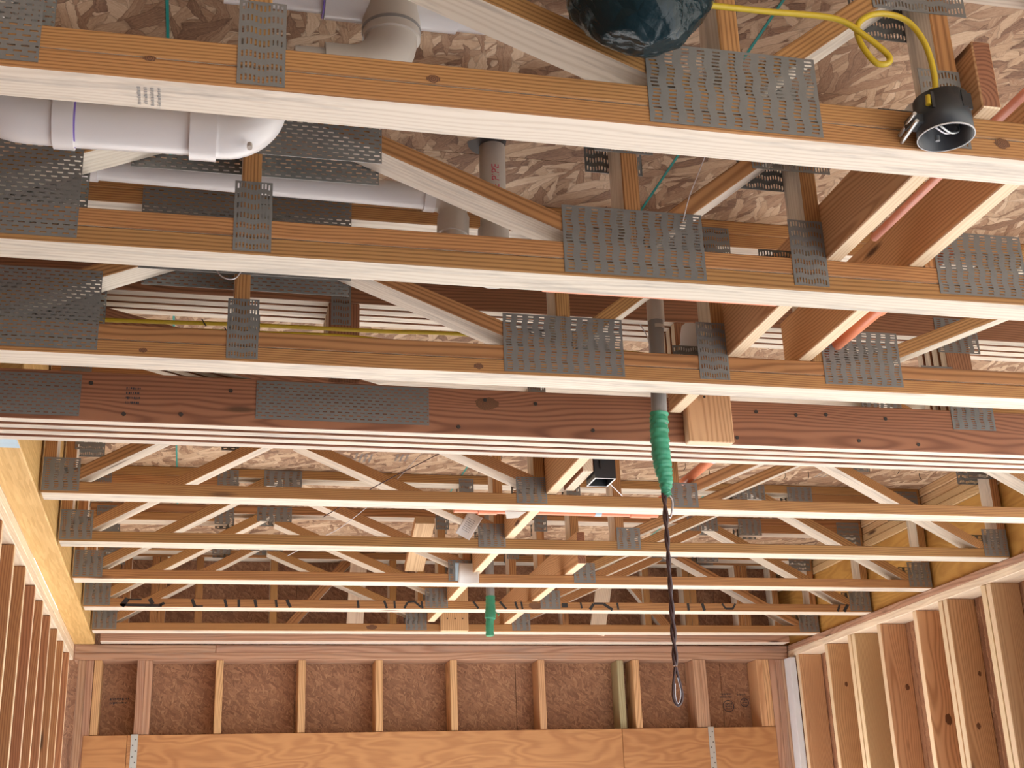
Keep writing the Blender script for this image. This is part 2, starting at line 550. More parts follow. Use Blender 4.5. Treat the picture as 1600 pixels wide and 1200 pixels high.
# ---------------------------------------------------------------- connector plates with real slots
def plate_mesh(w, h, style):
    key = ('plate', round(w, 3), round(h, 3), style)
    if key in _mesh:
        return _mesh[key]
    if style == 'A': pu, pv, su, sv = 0.0210, 0.0094, 0.0125, 0.0032      # staggered rows of long slots
    elif style == 'B': pu, pv, su, sv = 0.0290, 0.0072, 0.0135, 0.0034    # columns of short level slots
    else: pu, pv, su, sv = 0.0223, 0.0068, 0.0115, 0.0032                # rows of short upright slots
    W, H = (h, w) if style == 'C' else (w, h)
    bm = bmesh.new()
    th = 0.0013
    def P(u, v, d):
        x, z = (v - H / 2, u - W / 2) if style == 'C' else (u - W / 2, v - H / 2)
        return bm.verts.new((x, d, z))
    def quad(u0, u1, v0, v1):
        if u1 - u0 < 1e-5 or v1 - v0 < 1e-5: return
        bm.faces.new((P(u0, v0, 0), P(u1, v0, 0), P(u1, v1, 0), P(u0, v1, 0)))
    nv = max(1, int((H - 0.004) / pv))
    nu = max(1, int(round((W - 0.002) / pu)))
    pu = W / nu
    mv = (H - nv * pv) / 2
    v = 0.0
    for i in range(nv):
        a = mv + i * pv + (pv - sv) / 2
        quad(0, W, v, a)
        u = 0.0
        off = (pu / 2 if i % 2 else 0.0) if style == 'A' else 0.0022 * math.sin(i * 1.05)
        for j in range(nu + (1 if style == 'A' else 0)):
            c = j * pu + off if style == 'A' else (j + 0.5) * pu + off
            u0, u1 = max(0.0015, c - su / 2), min(W - 0.0015, c + su / 2)
            if u1 - u0 < 0.004: continue
            quad(u, u0, a, a + sv)
            # the punched tooth: bent back from one end of the slot
            e0, e1 = P(u0, a, 0), P(u0, a + sv, 0)
            bm.faces.new((e0, P(u0 + 0.002, a + sv / 2, 0.0075), e1))
            u = u1
        quad(u, W, a, a + sv)
        v = a + sv
    quad(0, W, v, H)
    for (u0, v0, u1, v1) in ((0, 0, W, 0), (W, 0, W, H), (W, H, 0, H), (0, H, 0, 0)):
        bm.faces.new((P(u0, v0, 0), P(u1, v1, 0), P(u1, v1, th), P(u0, v0, th)))
    me = bpy.data.meshes.new('connector_plate')
    bm.to_mesh(me)
    bm.free()
    me.materials.append(M['steel'])
    _mesh[key] = me
    return me

def conn(parent, x0, x1, z0, z1, y, style, back=False):
    me = plate_mesh(x1 - x0, z1 - z0, style)
    m = Matrix.Translation(((x0 + x1) / 2, y + (0.0016 if back else -0.0016), (z0 + z1) / 2))
    if back:
        m = m @ Matrix.Rotation(math.pi, 4, 'Z')
    return link('connector_plate', me, parent, None, m)

def dup(root, loc, label):
    r = root.copy(); COL.objects.link(r); r.location = loc
    r['label'] = label
    for ch in list(root.children):
        c = ch.copy(); COL.objects.link(c); c.parent = r
        for g in list(ch.children):
            d = g.copy(); COL.objects.link(d); d.parent = c
    return r

ZB = 2.74
ZD = 3.2205          # underside of the deck
TW = 0.089

# ================================================================ SETTING
# floor and the ground outside
fl = box('floor', None, (-2.6, -3.0, -0.15), (5.2, 7.4, 0.0), 'concrete'); tag(fl, 'pale concrete slab floor of the unfinished garage', 'floor', kind='structure')
gr = box('ground', None, (-40, -40, -0.35), (40, 40, -0.152), 'earth'); tag(gr, 'bare pale ground around the building site', 'ground', kind='structure')

# ceiling: OSB subfloor panels over a backing sheet, extended unseen behind the camera for shade
ceil = box('ceiling', None, (-1.40, -3.0, ZD + 0.02), (3.55, 7.38, ZD + 0.06), 'osb'); tag(ceil, 'underside of the subfloor deck of strand board panels', 'ceiling', kind='structure')
xs = [-1.34, -0.115, 1.108, 2.33, 3.5]
for i in range(4):
    ys = [-3.0, -2.09, 0.35, 2.79, 5.23, 7.32] if i % 2 else [-3.0, -0.89, 1.55, 3.99, 6.43, 7.32]
    for j in range(5):
        box('osb_panel', ceil, (xs[i] + 0.002, ys[j] + 0.001, ZD), (xs[i + 1] - 0.002, ys[j + 1] - 0.001, ZD + 0.0195), 'osb')
for i in range(1, 4):
    box('seam_strip', ceil, (xs[i] - 0.0032, -3.0, ZD - 0.0012), (xs[i] + 0.0032, 7.32, ZD + 0.004), 'teal')
def nail(parent, x, y, dx):
    m = tube_mesh([(x, y, ZD + 0.01), (x, y, ZD - 0.02), (x + dx, y, ZD - 0.034)], 0.0016, 'nail', 5)
    return link('nail', m, parent)
for x in (2.48, 2.56, 2.66, 2.78, 2.90, 3.05, 3.2):
    nail(ceil, x, 5.30 + random.uniform(-0.12, 0.12), random.uniform(-0.012, 0.012))
for x, y in ((1.25, 4.7), (1.35, 5.2), (0.05, 5.1), (0.5, 5.2), (1.72, 2.72), (1.42, 2.02), (2.2, 5.35), (2.05, 5.25), (-0.1, 5.0)):
    nail(ceil, x, y, random.uniform(-0.012, 0.012))

# left wall
wl = box('wall_left', None, (-0.716, 3.66, 0.0), (-0.703, 7.17, 2.74), 'osbwall'); tag(wl, 'left stud wall under the strand-lumber beam', 'wall', kind='structure')
for Y in (3.97, 4.30, 4.625, 4.96, 5.297, 5.598, 5.92, 6.246, 6.573, 6.913):
    board('stud', wl, (-0.6555, Y + 0.019, 0.04), (-0.6555, Y + 0.019, 2.659), 0.038, 0.089, ('studedge', 'studred'), up=(1, 0, 0))
board('bottom_plate', wl, (-0.6555, 3.68, 0.02), (-0.6555, 7.16, 0.02), 0.089, 0.038, 'plate')
board('top_plate', wl, (-0.6555, 3.68, 2.680), (-0.6555, 7.168, 2.680), 0.089, 0.039, 'palewood')
board('top_plate', wl, (-0.6555, 3.68, 2.7195), (-0.6555, 7.168, 2.7195), 0.089, 0.039, 'palewood')

beam = empty('strand_lumber_beam', (-0.555, 3.70, ZB), 'yellow strand-lumber beam running back along the top of the left wall', 'beam')
board('beam_body', beam, (-0.562, 3.70, 2.9795), (-0.562, 7.165, 2.9795), 0.104, 0.479, 'lsl', bev=0.004)
box('blue_paint_band', beam, (-0.6008, 3.70, 2.7395), (-0.5105, 3.79, 2.7405), 'blue')

# unseen walls added beside the near bay to cut light on its trusses
nl = box('shade_wall_left', None, (-1.42, -3.0, 0.0), (-1.40, 3.655, 3.22), 'osbwall'); tag(nl, 'unseen sheathed wall added left of the near bay to shade its trusses', 'wall', kind='structure')
jl = box('shade_wall_jog', None, (-1.40, 3.64, 0.0), (-0.72, 3.655, 2.73), 'osbwall'); tag(jl, 'added unseen return wall joining the shading wall and garage on the left', 'wall', kind='structure')

# right wall
wr = box('wall_right', None, (3.478, 4.6, 0.0), (3.492, 7.30, 2.74), 'osbwall'); tag(wr, 'right stud wall carrying the truss ends', 'wall', kind='structure')
rs = [(4.72, 'studtan'), (5.07, 'studtan'), (5.43, 'stud'), (5.71, 'stud'), (6.07, 'stud'), (6.35, 'studtan'), (6.67, 'stud'), (7.04, 'stud')]
for i, (Y, m) in enumerate(rs):
    board('stud', wr, (3.406, Y + 0.019, 0.04), (3.406, Y + 0.019, 2.669), 0.038, 0.14, ('studedge', m), up=(1, 0, 0))
    if i in (1, 2, 5):
        board('stud', wr, (3.404, Y + 0.0585, 0.04), (3.404, Y + 0.0585, 2.669), 0.038, 0.14, ('studedge', m), up=(1, 0, 0))
board('bottom_plate', wr, (3.406, 4.62, 0.02), (3.406, 7.30, 0.02), 0.14, 0.038, 'plate')
board('top_plate', wr, (3.406, 4.2, 2.6885), (3.406, 7.30, 2.6885), 0.14, 0.037, 'palewood')
board('top_plate', wr, (3.408, 4.2, 2.7230), (3.408, 7.30, 2.7230), 0.144, 0.0325, 'plate')
wp = box('painted_strip', wr, (3.300, 7.085, 0.4), (3.336, 7.165, 2.66), 'paintwhite', 0.002)

rim = link('rim_board', box_mesh(3.1, 0.327, 0.018, ('plyyellow',), 0.0), None, None, frame((3.361, 4.2, 2.9045), (3.361, 7.30, 2.9045), (1, 0, 0)))
tag(rim, 'yellow plywood rim behind the right truss ends above the wall', 'rim board')
lam = empty('stacked_plates', (3.38, 5.7, 3.07), 'stack of flat pale boards above the yellow plywood rim on the right', 'boards')
for i in range(4):
    z = 3.0885 + i * 0.038
    board('flat_board', lam, (3.392 + 0.004 * ((i * 7) % 3 - 1), 4.2, z), (3.392 + 0.004 * ((i * 7) % 3 - 1), 7.28, z), 0.089, 0.0365, 'studtan')

# back wall
wb = box('wall_back', None, (-0.72, 7.325, 1.9), (3.50, 7.34, 3.239), 'osbwall'); tag(wb, 'back wall with short studs over the garage door header', 'wall', kind='structure')
for x0, x1 in ((-0.70, 0.52), (0.523, 1.74), (1.743, 2.96), (2.963, 3.48)):
    link('osb_panel', box_mesh(x1 - x0, 0.93, 0.011, ('osbwall',), 0.0), wb, None, frame((x0, 7.318, 2.752), (x1, 7.318, 2.752), (0, -1, 0)))
def wstud(x, z0=2.284, z1=2.6595, m='stud', y=7.17, d=0.14):
    board('stud', wb, (x + 0.019, y + d / 2, z0), (x + 0.019, y + d / 2, z1), d, 0.038, m, up=(1, 0, 0))
for x, m in ((-0.293, 'plate'), (-0.2545, 'plate'), (0.104, 'stud'), (0.531, 'stud'), (0.94, 'stud'), (1.346, 'stud'), (1.838, 'stud'), (2.385, 'stud'), (2.745, 'plate'), (2.7835, 'plate'), (3.130, 'stud'), (3.1685, 'stud')):
    wstud(x, m=m)
wstud(2.30, m='greenwood', y=7.19, d=0.12)
wstud(-0.506, m='stud')
for x in (-0.585, -0.5465, 3.2085, 3.2475, 3.2865):
    wstud(x, z0=0.0, m='plate')
board('top_plate', wb, (-0.605, 7.24, 2.679), (3.33, 7.24, 2.679), 0.14, 0.038, 'plate')
board('top_plate', wb, (-0.605, 7.24, 2.7185), (0.098, 7.24, 2.7185), 0.14, 0.0395, 'plate')
board('top_plate', wb, (0.1, 7.24, 2.7185), (3.33, 7.24, 2.7185), 0.14, 0.0395, 'plate')
hdr = board('header', wb, (-0.53, 7.245, 2.085), (3.205, 7.245, 2.085), 0.125, 0.392, 'plate')
for x0, x1 in ((-0.535, -0.322), (-0.32, 2.297), (2.299, 3.206)):
    link('header_panel', box_mesh(x1 - x0, 0.394, 0.016, ('ply',), 0.001), hdr, None, frame((x0, 7.173, 2.085), (x1, 7.173, 2.085), (0, -1, 0)))
for x in (-0.302, 2.80):
    s = box('metal_strap', wb, (x, 7.1625, 1.6), (x + 0.034, 7.1645, 2.286), 'steelbright')
    for i in range(9):
        px = x + (0.010 if i % 2 else 0.024)
        me = tube_mesh([(px, 7.1634, 2.26 - i * 0.028), (px, 7.1612, 2.26 - i * 0.028)], 0.0035, 'nail', 6)
        o = link('strap_nail', me, s)
# printed stamps on the sheathing (illegible marks and a round emblem)
def ring_mesh(r0, r1, n=20, thick=0.0006):
    bm = bmesh.new()
    a = [[bm.verts.new((math.cos(2 * math.pi * i / n) * r, -y, math.sin(2 * math.pi * i / n) * r)) for i in range(n)] for r in (r0, r1) for y in (0, thick)]
    for i in range(n):
        j = (i + 1) % n
        bm.faces.new((a[1][i], a[1][j], a[3][j], a[3][i]))
        bm.faces.new((a[3][i], a[3][j], a[2][j], a[2][i]))
        bm.faces.new((a[0][i], a[0][j], a[1][j], a[1][i]))
    me = bpy.data.meshes.new('ring'); bm.to_mesh(me); bm.free()
    me.materials.append(M['ink'])
    return me
def dashes(parent, name, cx, cz, y, rows, w, rh, seed, plane='xz', z=None, mat='ink'):
    """printed lines too small to read, as one flat print"""
    rg = random.Random(seed)
    bm = bmesh.new()
    for i in range(rows):
        u = -w / 2
        while u < w / 2:
            l = rg.uniform(0.15, 0.6) * rh
            v = (rows / 2 - i) * rh * 1.7
            h = rh * rg.uniform(0.6, 1.0)
            q = [(u, v), (u + l, v), (u + l, v - h), (u, v - h)]
            if plane == 'xz':
                vs_ = [bm.verts.new((cx + a, y, cz + b)) for a, b in q]
            else:
                vs_ = [bm.verts.new((cx + b, y + a, z)) for a, b in q]
            bm.faces.new(vs_)
            u += l + rg.uniform(0.15, 0.35) * rh
    me = bpy.data.meshes.new('print'); bm.to_mesh(me); bm.free()
    me.materials.append(M[mat])
    o = link(name, me, parent)
    return o
for cx, cz, r in ((2.995, 2.415, 0.034), (3.095, 2.435, 0.026)):
    link('stamp_ring', ring_mesh(r - 0.004, r), wb, None, Matrix.Translation((cx, 7.3115, cz)))
    dashes(wb, 'stamp_print', cx, cz - 0.004, 7.3112, 3, r * 1.1, 0.008, int(cx * 100))
dashes(wb, 'stamp_print', 2.985, 2.47, 7.3112, 2, 0.07, 0.010, 4)
dashes(wb, 'stamp_print', 3.08, 2.475, 7.3112, 1, 0.05, 0.008, 5)
dashes(wb, 'stamp_print', -0.38, 2.465, 7.3112, 2, 0.09, 0.012, 6)

# ================================================================ TRUSSES
def truss_T(Y, label, dx=0.0, toplow=2.968):
    r = empty('floor_truss', (0.9, Y, ZB), label, 'truss', 'double-chord floor trusses in front of the built-up girder')
    yc, y0, y1 = Y + TW / 2, Y + 0.0006, Y + TW - 0.0006
    WE = ('wide', 'edge')
    for z in (2.7592, 2.7993):
        board('bottom_chord', r, (-1.30, yc, z), (3.45, yc, z), TW, 0.0385, WE)
    for z in (3.1610, 3.2005):
        board('top_chord', r, (-1.30, yc, z), (3.45, yc, z), TW, 0.039, WE)
    zl, zh = 2.8187, 3.1413
    web('diagonal_web', r, (-0.60, zl), (0.047, 3.088), y0, y1, cut=('h', 'v'))
    web('diagonal_web', r, (0.088, 3.1155), (0.831, zl), y0, y1, cut=('v', 'h'))
    web('diagonal_web', r, (-0.68, zl), (-1.25, zh), y0, y1)
    web('diagonal_web', r, (0.90, 2.838), (1.28, zh - 0.004), y0, y1, cut=('v', 'h'))
    web('diagonal_web', r, (1.72, zl), (2.50, zh), y0, y1)
    web('diagonal_web', r, (2.60, zh), (3.30, zl), y0, y1)
    for x in (0.067, 0.879, 1.304, 1.584):
        board('upright_web', r, (x, yc, zl), (x, yc, zh), TW - 0.001, 0.038, WE, up=(1, 0, 0))
    yb = Y + TW
    for (a, b, c, d, s) in ((-0.80, -0.262, 2.750, 2.953, 'A'), (-0.182, 0.332, toplow, 3.190, 'A'), (0.034, 0.109, 2.746, 2.902, 'C'),
                            (0.718, 1.035, 2.747, 2.905, 'B'), (1.594, 1.822, 2.755, 2.912, 'B'), (0.80, 0.935, 3.045, 3.195, 'C'), (1.17, 1.36, 3.035, 3.195, 'C'),
                            (2.45, 2.68, 3.06, 3.20, 'B')):
        conn(r, a, b, c, d, Y, s)
        conn(r, a + 0.005, b + 0.006, c - 0.002, d - 0.002, yb, s, True)
    conn(r, 1.240, 1.323, 2.752, 2.912, Y, 'C')
    conn(r, 1.205, 1.325, 2.752, 2.880, yb, 'C', True)
    r.location.x += dx
    return r

T1 = truss_T(1.835, 'nearest double-chord floor truss, the one carrying the round charcoal electrical box', -0.013, 3.06)
T2 = truss_T(2.435, 'second double-chord floor truss, behind the fat white trap pipe')
T3 = truss_T(3.027, 'third double-chord floor truss, just in front of the built-up girder', 0.003)
# a faint grade stamp under the nearest chord, and on the girder face below
dashes(T1, 'grade_stamp', -0.115, 0, 1.885, 4, 0.05, 0.006, 21, 'xy', 2.7394, 'greypipe')

F_LABELS = ['single-chord floor truss right behind the built-up girder, first of the far row',
            'second single-chord floor truss behind the girder, with a printed tag hanging by its middle plate',
            'third single-chord floor truss behind the girder, with the curled white paper on its middle plate',
            'fourth single-chord floor truss behind the girder, marked with black spray paint strokes',
            'fifth single-chord floor truss behind the girder, nearest to the back wall top plate']
def truss_F(Y, label):
    r = empty('floor_truss', (1.4, Y, ZB), label, 'truss', 'single-chord floor trusses between girder and back wall')
    yc, y0, y1 = Y + TW / 2, Y + 0.0006, Y + TW - 0.0006
    WE = ('wide', 'edge')
    board('bottom_chord', r, (-0.50, yc, 2.7595), (3.34, yc, 2.7595), TW, 0.039, WE)
    board('top_chord', r, (-0.50, yc, 3.2003), (3.34, yc, 3.2003), TW, 0.039, WE)
    board('top_chord_doubler', r, (-0.50, yc, 3.1608), (0.115, yc, 3.1608), TW, 0.039, WE)
    board('top_chord_doubler', r, (2.69, yc, 3.1608), (3.34, yc, 3.1608), TW, 0.039, WE)
    zl, zh = 2.7792, 3.1806
    web('diagonal_web', r, (-0.438, zl), (0.285, zh), y0, y1)
    web('diagonal_web', r, (0.330, 3.156), (1.103, 2.8235), y0, y1, cut=('v', 'v'))
    web('diagonal_web', r, (1.634, 2.799), (2.455, 3.156), y0, y1, cut=('v', 'v'))
    web('diagonal_web', r, (2.50, zh), (3.235, zl), y0, y1)
    for x in (1.123, 1.614):
        board('upright_web', r, (x, yc, zl), (x, yc, zh), TW - 0.001, 0.038, WE, up=(1, 0, 0))
    for x in (-0.480, 3.320):
        board('end_upright', r, (x, yc, zl), (x, yc, 3.141), TW - 0.001, 0.038, WE, up=(1, 0, 0))
    yb = Y + TW
    for (a, b, c, d, s) in ((-0.499, -0.386, 2.747, 2.856, 'B'), (1.040, 1.148, 2.746, 2.838, 'B'), (1.600, 1.698, 2.746, 2.834, 'B'),
                            (3.222, 3.338, 2.746, 2.862, 'B'), (0.249, 0.409, 3.146, 3.216, 'B'), (2.381, 2.544, 3.146, 3.216, 'B'),
                            (0.055, 0.142, 3.128, 3.212, 'B'), (2.657, 2.780, 3.128, 3.212, 'B'), (-0.47, -0.375, 3.085, 3.205, 'C'), (3.20, 3.325, 3.085, 3.205, 'C'),
                            (1.095, 1.160, 3.125, 3.205, 'C'), (1.585, 1.650, 3.125, 3.205, 'C')):
        conn(r, a, b, c, d, Y, s)
        conn(r, a + 0.004, b + 0.005, c, d - 0.003, yb, s, True)
    return r
FY = [4.255, 4.902, 5.54, 6.142, 6.749]
F1 = truss_F(FY[0], F_LABELS[0])
FT = [F1] + [dup(F1, (1.4, FY[i], ZB), F_LABELS[i]) for i in range(1, 5)]

# gable truss against the back wall
g6 = empty('gable_truss', (1.4, 7.06, ZB), 'plain stud-filled gable truss standing against the back wall', 'truss')
yc = 7.06 + TW / 2
board('bottom_chord', g6, (-0.48, yc, 2.7595), (3.30, yc, 2.7595), TW, 0.039, ('wide', 'plate'))
board('top_chord', g6, (-0.48, yc, 3.2003), (3.30, yc, 3.2003), TW, 0.039, ('wide', 'edge'))
for x in (-0.42, -0.365, -0.225, -0.186, 0.0, 0.385, 1.02, 1.40, 1.98, 2.46, 2.70, 2.74, 3.02, 3.06, 3.24):
    board('upright_web', g6, (x, yc, 2.7792), (x, yc, 3.1806), TW - 0.001, 0.038, ('wide', 'edge'), up=(1, 0, 0))
web('diagonal_web', g6, (0.43, 2.7792), (0.78, 3.1806), 7.09, 7.14, t=0.05)
web('diagonal_web', g6, (2.62, 2.7792), (2.30, 3.1806), 7.09, 7.14, t=0.05)
board('face_board', g6, (0.81, 7.052, 2.7792), (0.835, 7.052, 3.20), 0.012, 0.09, 'palewood', up=(1, 0, 0))
board('face_board', g6, (2.15, 7.052, 2.7792), (2.24, 7.052, 3.20), 0.012, 0.09, 'palewood', up=(1, 0, 0))

# black spray-paint strokes on the fourth truss (tops and bottoms of large letters)
def stroke(x0, x1, z0, z1, w):
    a, b = Vector((x0, z0)), Vector((x1, z1))
    d = (b - a).normalized(); n = Vector((-d.y, d.x)) * w / 2
    bm = bmesh.new()
    q = [a + n, a - n, b - n, b + n]
    f0 = [bm.verts.new((p.x, 6.1413, p.y)) for p in q]
    bm.faces.new(f0)
    me = bpy.data.meshes.new('paint'); bm.to_mesh(me); bm.free(); me.materials.append(M['spray'])
    return link('spray_stroke', me, FT[3])
zb, zt = 2.7425, 2.7775
for a, b, c, d, w in ((-0.34, -0.16, zb + 0.006, zb + 0.004, 0.012), (-0.335, -0.31, zb, zt, 0.022), (-0.31, -0.25, zt - 0.004, zt - 0.004, 0.007), (-0.215, -0.20, zt, zb + 0.01, 0.018), (-0.17, -0.15, zb + 0.006, zb + 0.016, 0.012),
                      (-0.03, -0.015, zt, zb, 0.014), (-0.015, 0.02, zb + 0.003, zb + 0.003, 0.006), (0.115, 0.125, zt, zb, 0.012), (0.178, 0.180, zt, zb, 0.012), (0.25, 0.258, zt, zb, 0.013), (0.345, 0.350, zt, zb, 0.011), (0.395, 0.412, zt, zb, 0.014),
                      (0.722, 0.725, zt, zb, 0.011), (0.845, 0.858, zt, zb, 0.011), (0.893, 0.896, zt, zb, 0.010), (0.94, 0.955, zb, zt - 0.008, 0.010), (0.955, 0.99, zt - 0.006, zt - 0.003, 0.008), (0.99, 1.02, zt - 0.004, zb + 0.006, 0.010), (1.022, 1.026, zt, zb, 0.010),
                      (1.27, 1.295, zt, zb + 0.002, 0.010), (1.40, 1.43, zt, zb, 0.011), (1.475, 1.485, zt, zb, 0.010), (1.505, 1.51, zt, zb, 0.009), (1.705, 1.735, zb + 0.02, zb + 0.02, 0.022), (1.80, 1.805, zt, zb + 0.006, 0.009),
                      (1.845, 1.865, zb, zt - 0.008, 0.014), (1.865, 1.915, zt - 0.005, zt - 0.005, 0.010), (1.915, 1.96, zt - 0.006, zb, 0.014), (1.985, 1.99, zt, zb, 0.010), (2.35, 2.352, zt, zb, 0.013), (2.425, 2.435, zt, zb, 0.015),
                      (2.53, 2.545, zt, zb + 0.012, 0.010), (2.545, 2.585, zb + 0.010, zb + 0.010, 0.010), (2.585, 2.60, zb + 0.012, zt, 0.010), (3.15, 3.165, zb, zt, 0.012), (3.185, 3.21, zb, zt, 0.016)):
    stroke(a, b, c, d, w)

# ---------------------------------------------------------------- built-up girder
gd = empty('girder_truss', (1.0, 3.53, ZB), 'dark four-ply built-up girder truss crossing the middle of the ceiling', 'girder')
GE = ('girder_edge', 'girder')
for i in range(4):
    y = 3.53 + 0.018 + i * 0.0445
    dz = (0.003, 0.0005, -0.002, -0.0045)[i]
    board('bottom_chord', gd, (-1.3, y, 2.81 + dz), (3.50, y, 2.81 + dz), 0.0355, 0.14, GE)
    board('top_chord', gd, (-1.3, y, 3.1752), (3.50, y, 3.1752), 0.0355, 0.089, GE)
    for x in (-0.75, 0.372, 1.425, 2.34, 3.25):
        board('upright_web', gd, (x, y, 2.8815), (x, y, 3.130), 0.035, 0.089 if x < 3 else 0.14, GE, up=(1, 0, 0))
    web('diagonal_web', gd, (-0.68, 3.130), (0.30, 2.8815), y - 0.0175, y + 0.0175, t=0.089, mats=GE)
for (a, b, c, d, s) in ((-0.95, -0.335, 2.754, 2.872, 'A'), (0.130, 0.615, 2.766, 2.878, 'A'), (0.334, 0.391, 3.06, 3.185, 'C'), (2.28, 2.43, 2.82, 2.905, 'B'), (2.20, 2.31, 2.94, 3.03, 'B'), (2.27, 2.42, 3.08, 3.2, 'B')):
    conn(gd, a, b, c, d, 3.53, s)
for i, x in enumerate([-0.31, -0.22, 0.06, -0.07, 0.78, 0.70, 0.93, 1.10, 1.62, 1.55, 1.75, 1.95, 1.85, 2.15, 2.05, 2.55, 2.75, 2.65]):
    z = (2.85, 2.765, 2.845, 2.77)[i % 4]
    me = tube_mesh([(x, 3.5305, z), (x, 3.5285, z)], 0.006, 'nail', 8)
    link('bolt_head', me, gd)
dashes(gd, 'grade_stamp', -0.20, 2.815, 3.5296, 4, 0.035, 0.008, 33)

sb = empty('scab_block', (1.45, 3.49, 2.733), 'upright wood block nailed to the front of the girder below the strongback', 'block')
sbb = board('block_body', sb, (1.4525, 3.508, 2.735), (1.4525, 3.508, 3.05), 0.038, 0.142, ('studedge', 'stud'), up=(1, 0, 0))
for x, z in ((1.42, 2.90), (1.46, 2.895), (1.44, 2.875)):
    link('nail_head', tube_mesh([(x, 3.489, z), (x, 3.4875, z)], 0.004, 'nail', 6), sbb)
sb2 = empty('scab_block', (1.29, 6.69, 2.735), 'upright wood block nailed against the fifth far truss beside its middle plate', 'block')
sbb = board('block_body', sb2, (1.29, 6.729, 2.737), (1.29, 6.729, 2.97), 0.037, 0.142, ('studedge', 'stud'), up=(1, 0, 0))
for x in (1.25, 1.29, 1.33):
    link('nail_head', tube_mesh([(x, 6.7105, 2.80), (x, 6.709, 2.80)], 0.004, 'nail', 6), sbb)

# ---------------------------------------------------------------- strongbacks running back through the truss openings
def strong(x, ya, yb_, zlo, label, mat='stud'):
    o = board('strongback_board', None, (x, ya, zlo + 0.0705), (x, yb_, zlo + 0.0705), 0.038, 0.14, ('studedge', mat, 'girder'))
    return tag(o, label, 'board', 'strongback boards through the trusses')
strong(1.3425, 1.80, 3.485, 2.819, 'left strongback board through the near trusses, its end showing beside the round electrical box', 'stud')
strong(1.545, 1.45, 3.11, 2.819, 'right strongback board through the near trusses beside the pinkish pipe', 'stud')
strong(1.163, 3.72, 6.70, 2.7795, 'left strongback board through the far trusses behind the small black wall box')
strong(1.575, 5.32, 7.04, 2.7795, 'right strongback board through the far trusses')
o = board('blocking_board', None, (1.222, 4.00, 2.832), (1.222, 4.235, 2.832), 0.038, 0.089, ('palewood', 'girder'))  # pale slot paints the lit underside, dark slot the sides
tag(o, 'short block with its lit underside coloured pale, beside the small black box behind the girder', 'board')

# ================================================================ PIPES
UX, UY, UZ = Vector((1, 0, 0)), Vector((0, 1, 0)), Vector((0, 0, 1))
def sweep(*pieces):
    out = []
    for p in pieces:
        for q in p:
            q = Vector(q)
            if not out or (q - out[-1]).length > 1e-4:
                out.append(q)
    return out

# fat white trap between the first and second truss
R = 0.0445
tr = empty('trap_pipe', (-0.15, 2.15, 2.80), 'fat white plastic trap pipe bending under the nearest truss chord', 'pipe')
zc = 2.838
tube('straight_pipe', tr, [(-0.27, 2.15, zc - 0.002), (-0.04, 2.15, zc + 0.003)], R, 'pvc', 28)
# left bend climbing back up
lb = arc((-0.33, 2.15, zc + 0.098), -UX, -UZ, 0.098, math.pi / 2, 0, 10)
tube('sweep_bend', tr, sweep([(-0.25, 2.15, zc)], lb, [(-0.428, 2.15, zc + 0.20)]), R + 0.0010, 'pvc', 28)
tube('bend_collar', tr, [(-0.285, 2.15, zc), (-0.25, 2.15, zc)], R + 0.006, 'pvc', 28)
tube('primer_line', tr, [(-0.2495, 2.15, zc), (-0.2465, 2.15, zc)], R + 0.0015, 'primer', 28)
tube('bend_collar', tr, [(-0.053, 2.15, zc), (-0.006, 2.15, zc)], R + 0.006, 'pvc', 28)
rb = arc((0.002, 2.15, zc + 0.072), UX, -UZ, 0.072, math.pi / 2, 0, 10)
tube('sweep_bend', tr, sweep([(-0.02, 2.15, zc)], rb, [(0.074, 2.15, zc + 0.10)]), R + 0.0004, 'pvc', 28)
tube('drip_nub', tr, [(0.052, 2.118, 2.804), (0.052, 2.110, 2.792)], 0.005, 'pvcold', 8)

# stack with side branches
st = empty('drain_stack', (0.31, 2.17, 2.93), 'dusty white drain stack with two side branches above the nearest truss', 'pipe')
sx, sy = 0.315, 2.17
eb = arc((sx - 0.085, sy, 3.095), UX, -UZ, 0.085, 0, math.pi / 2, 10)
tube('stack_pipe', st, [(sx, sy, 3.2195), (sx, sy, 3.09)], R + 0.012, 'pvcold', 28)
tube('sweep_bend', st, sweep([(sx, sy, 3.115)], eb, [(sx - 0.13, sy, 3.01)]), R + 0.006, 'pvcold', 28)
tube('joint_ring', st, [(sx, sy, 3.112), (sx, sy, 3.106)], R + 0.0135, 'greypipe', 28)
tube('branch_hub', st, [(sx - 0.13, sy, 3.165), (sx - 0.03, sy, 3.165)], 0.036, 'pvc', 20)
tube('branch_pipe', st, [(sx - 0.32, sy, 3.168), (sx - 0.12, sy, 3.168)], 0.028, 'pvc', 20)
tube('primer_line', st, [(sx - 0.134, sy, 3.167), (sx - 0.131, sy, 3.167)], 0.0365, 'primer', 20)
tube('branch_hub', st, [(sx + 0.03, sy, 3.163), (sx + 0.13, sy, 3.163)], 0.036, 'pvc', 20)
tube('branch_pipe', st, [(sx + 0.12, sy, 3.160), (sx + 0.42, sy, 3.158)], 0.028, 'pvc', 20)
tube('outlet_pipe', st, [(sx - 0.12, sy, 3.01), (sx - 0.185, sy, 3.008)], R - 0.004, 'pvcold', 24)

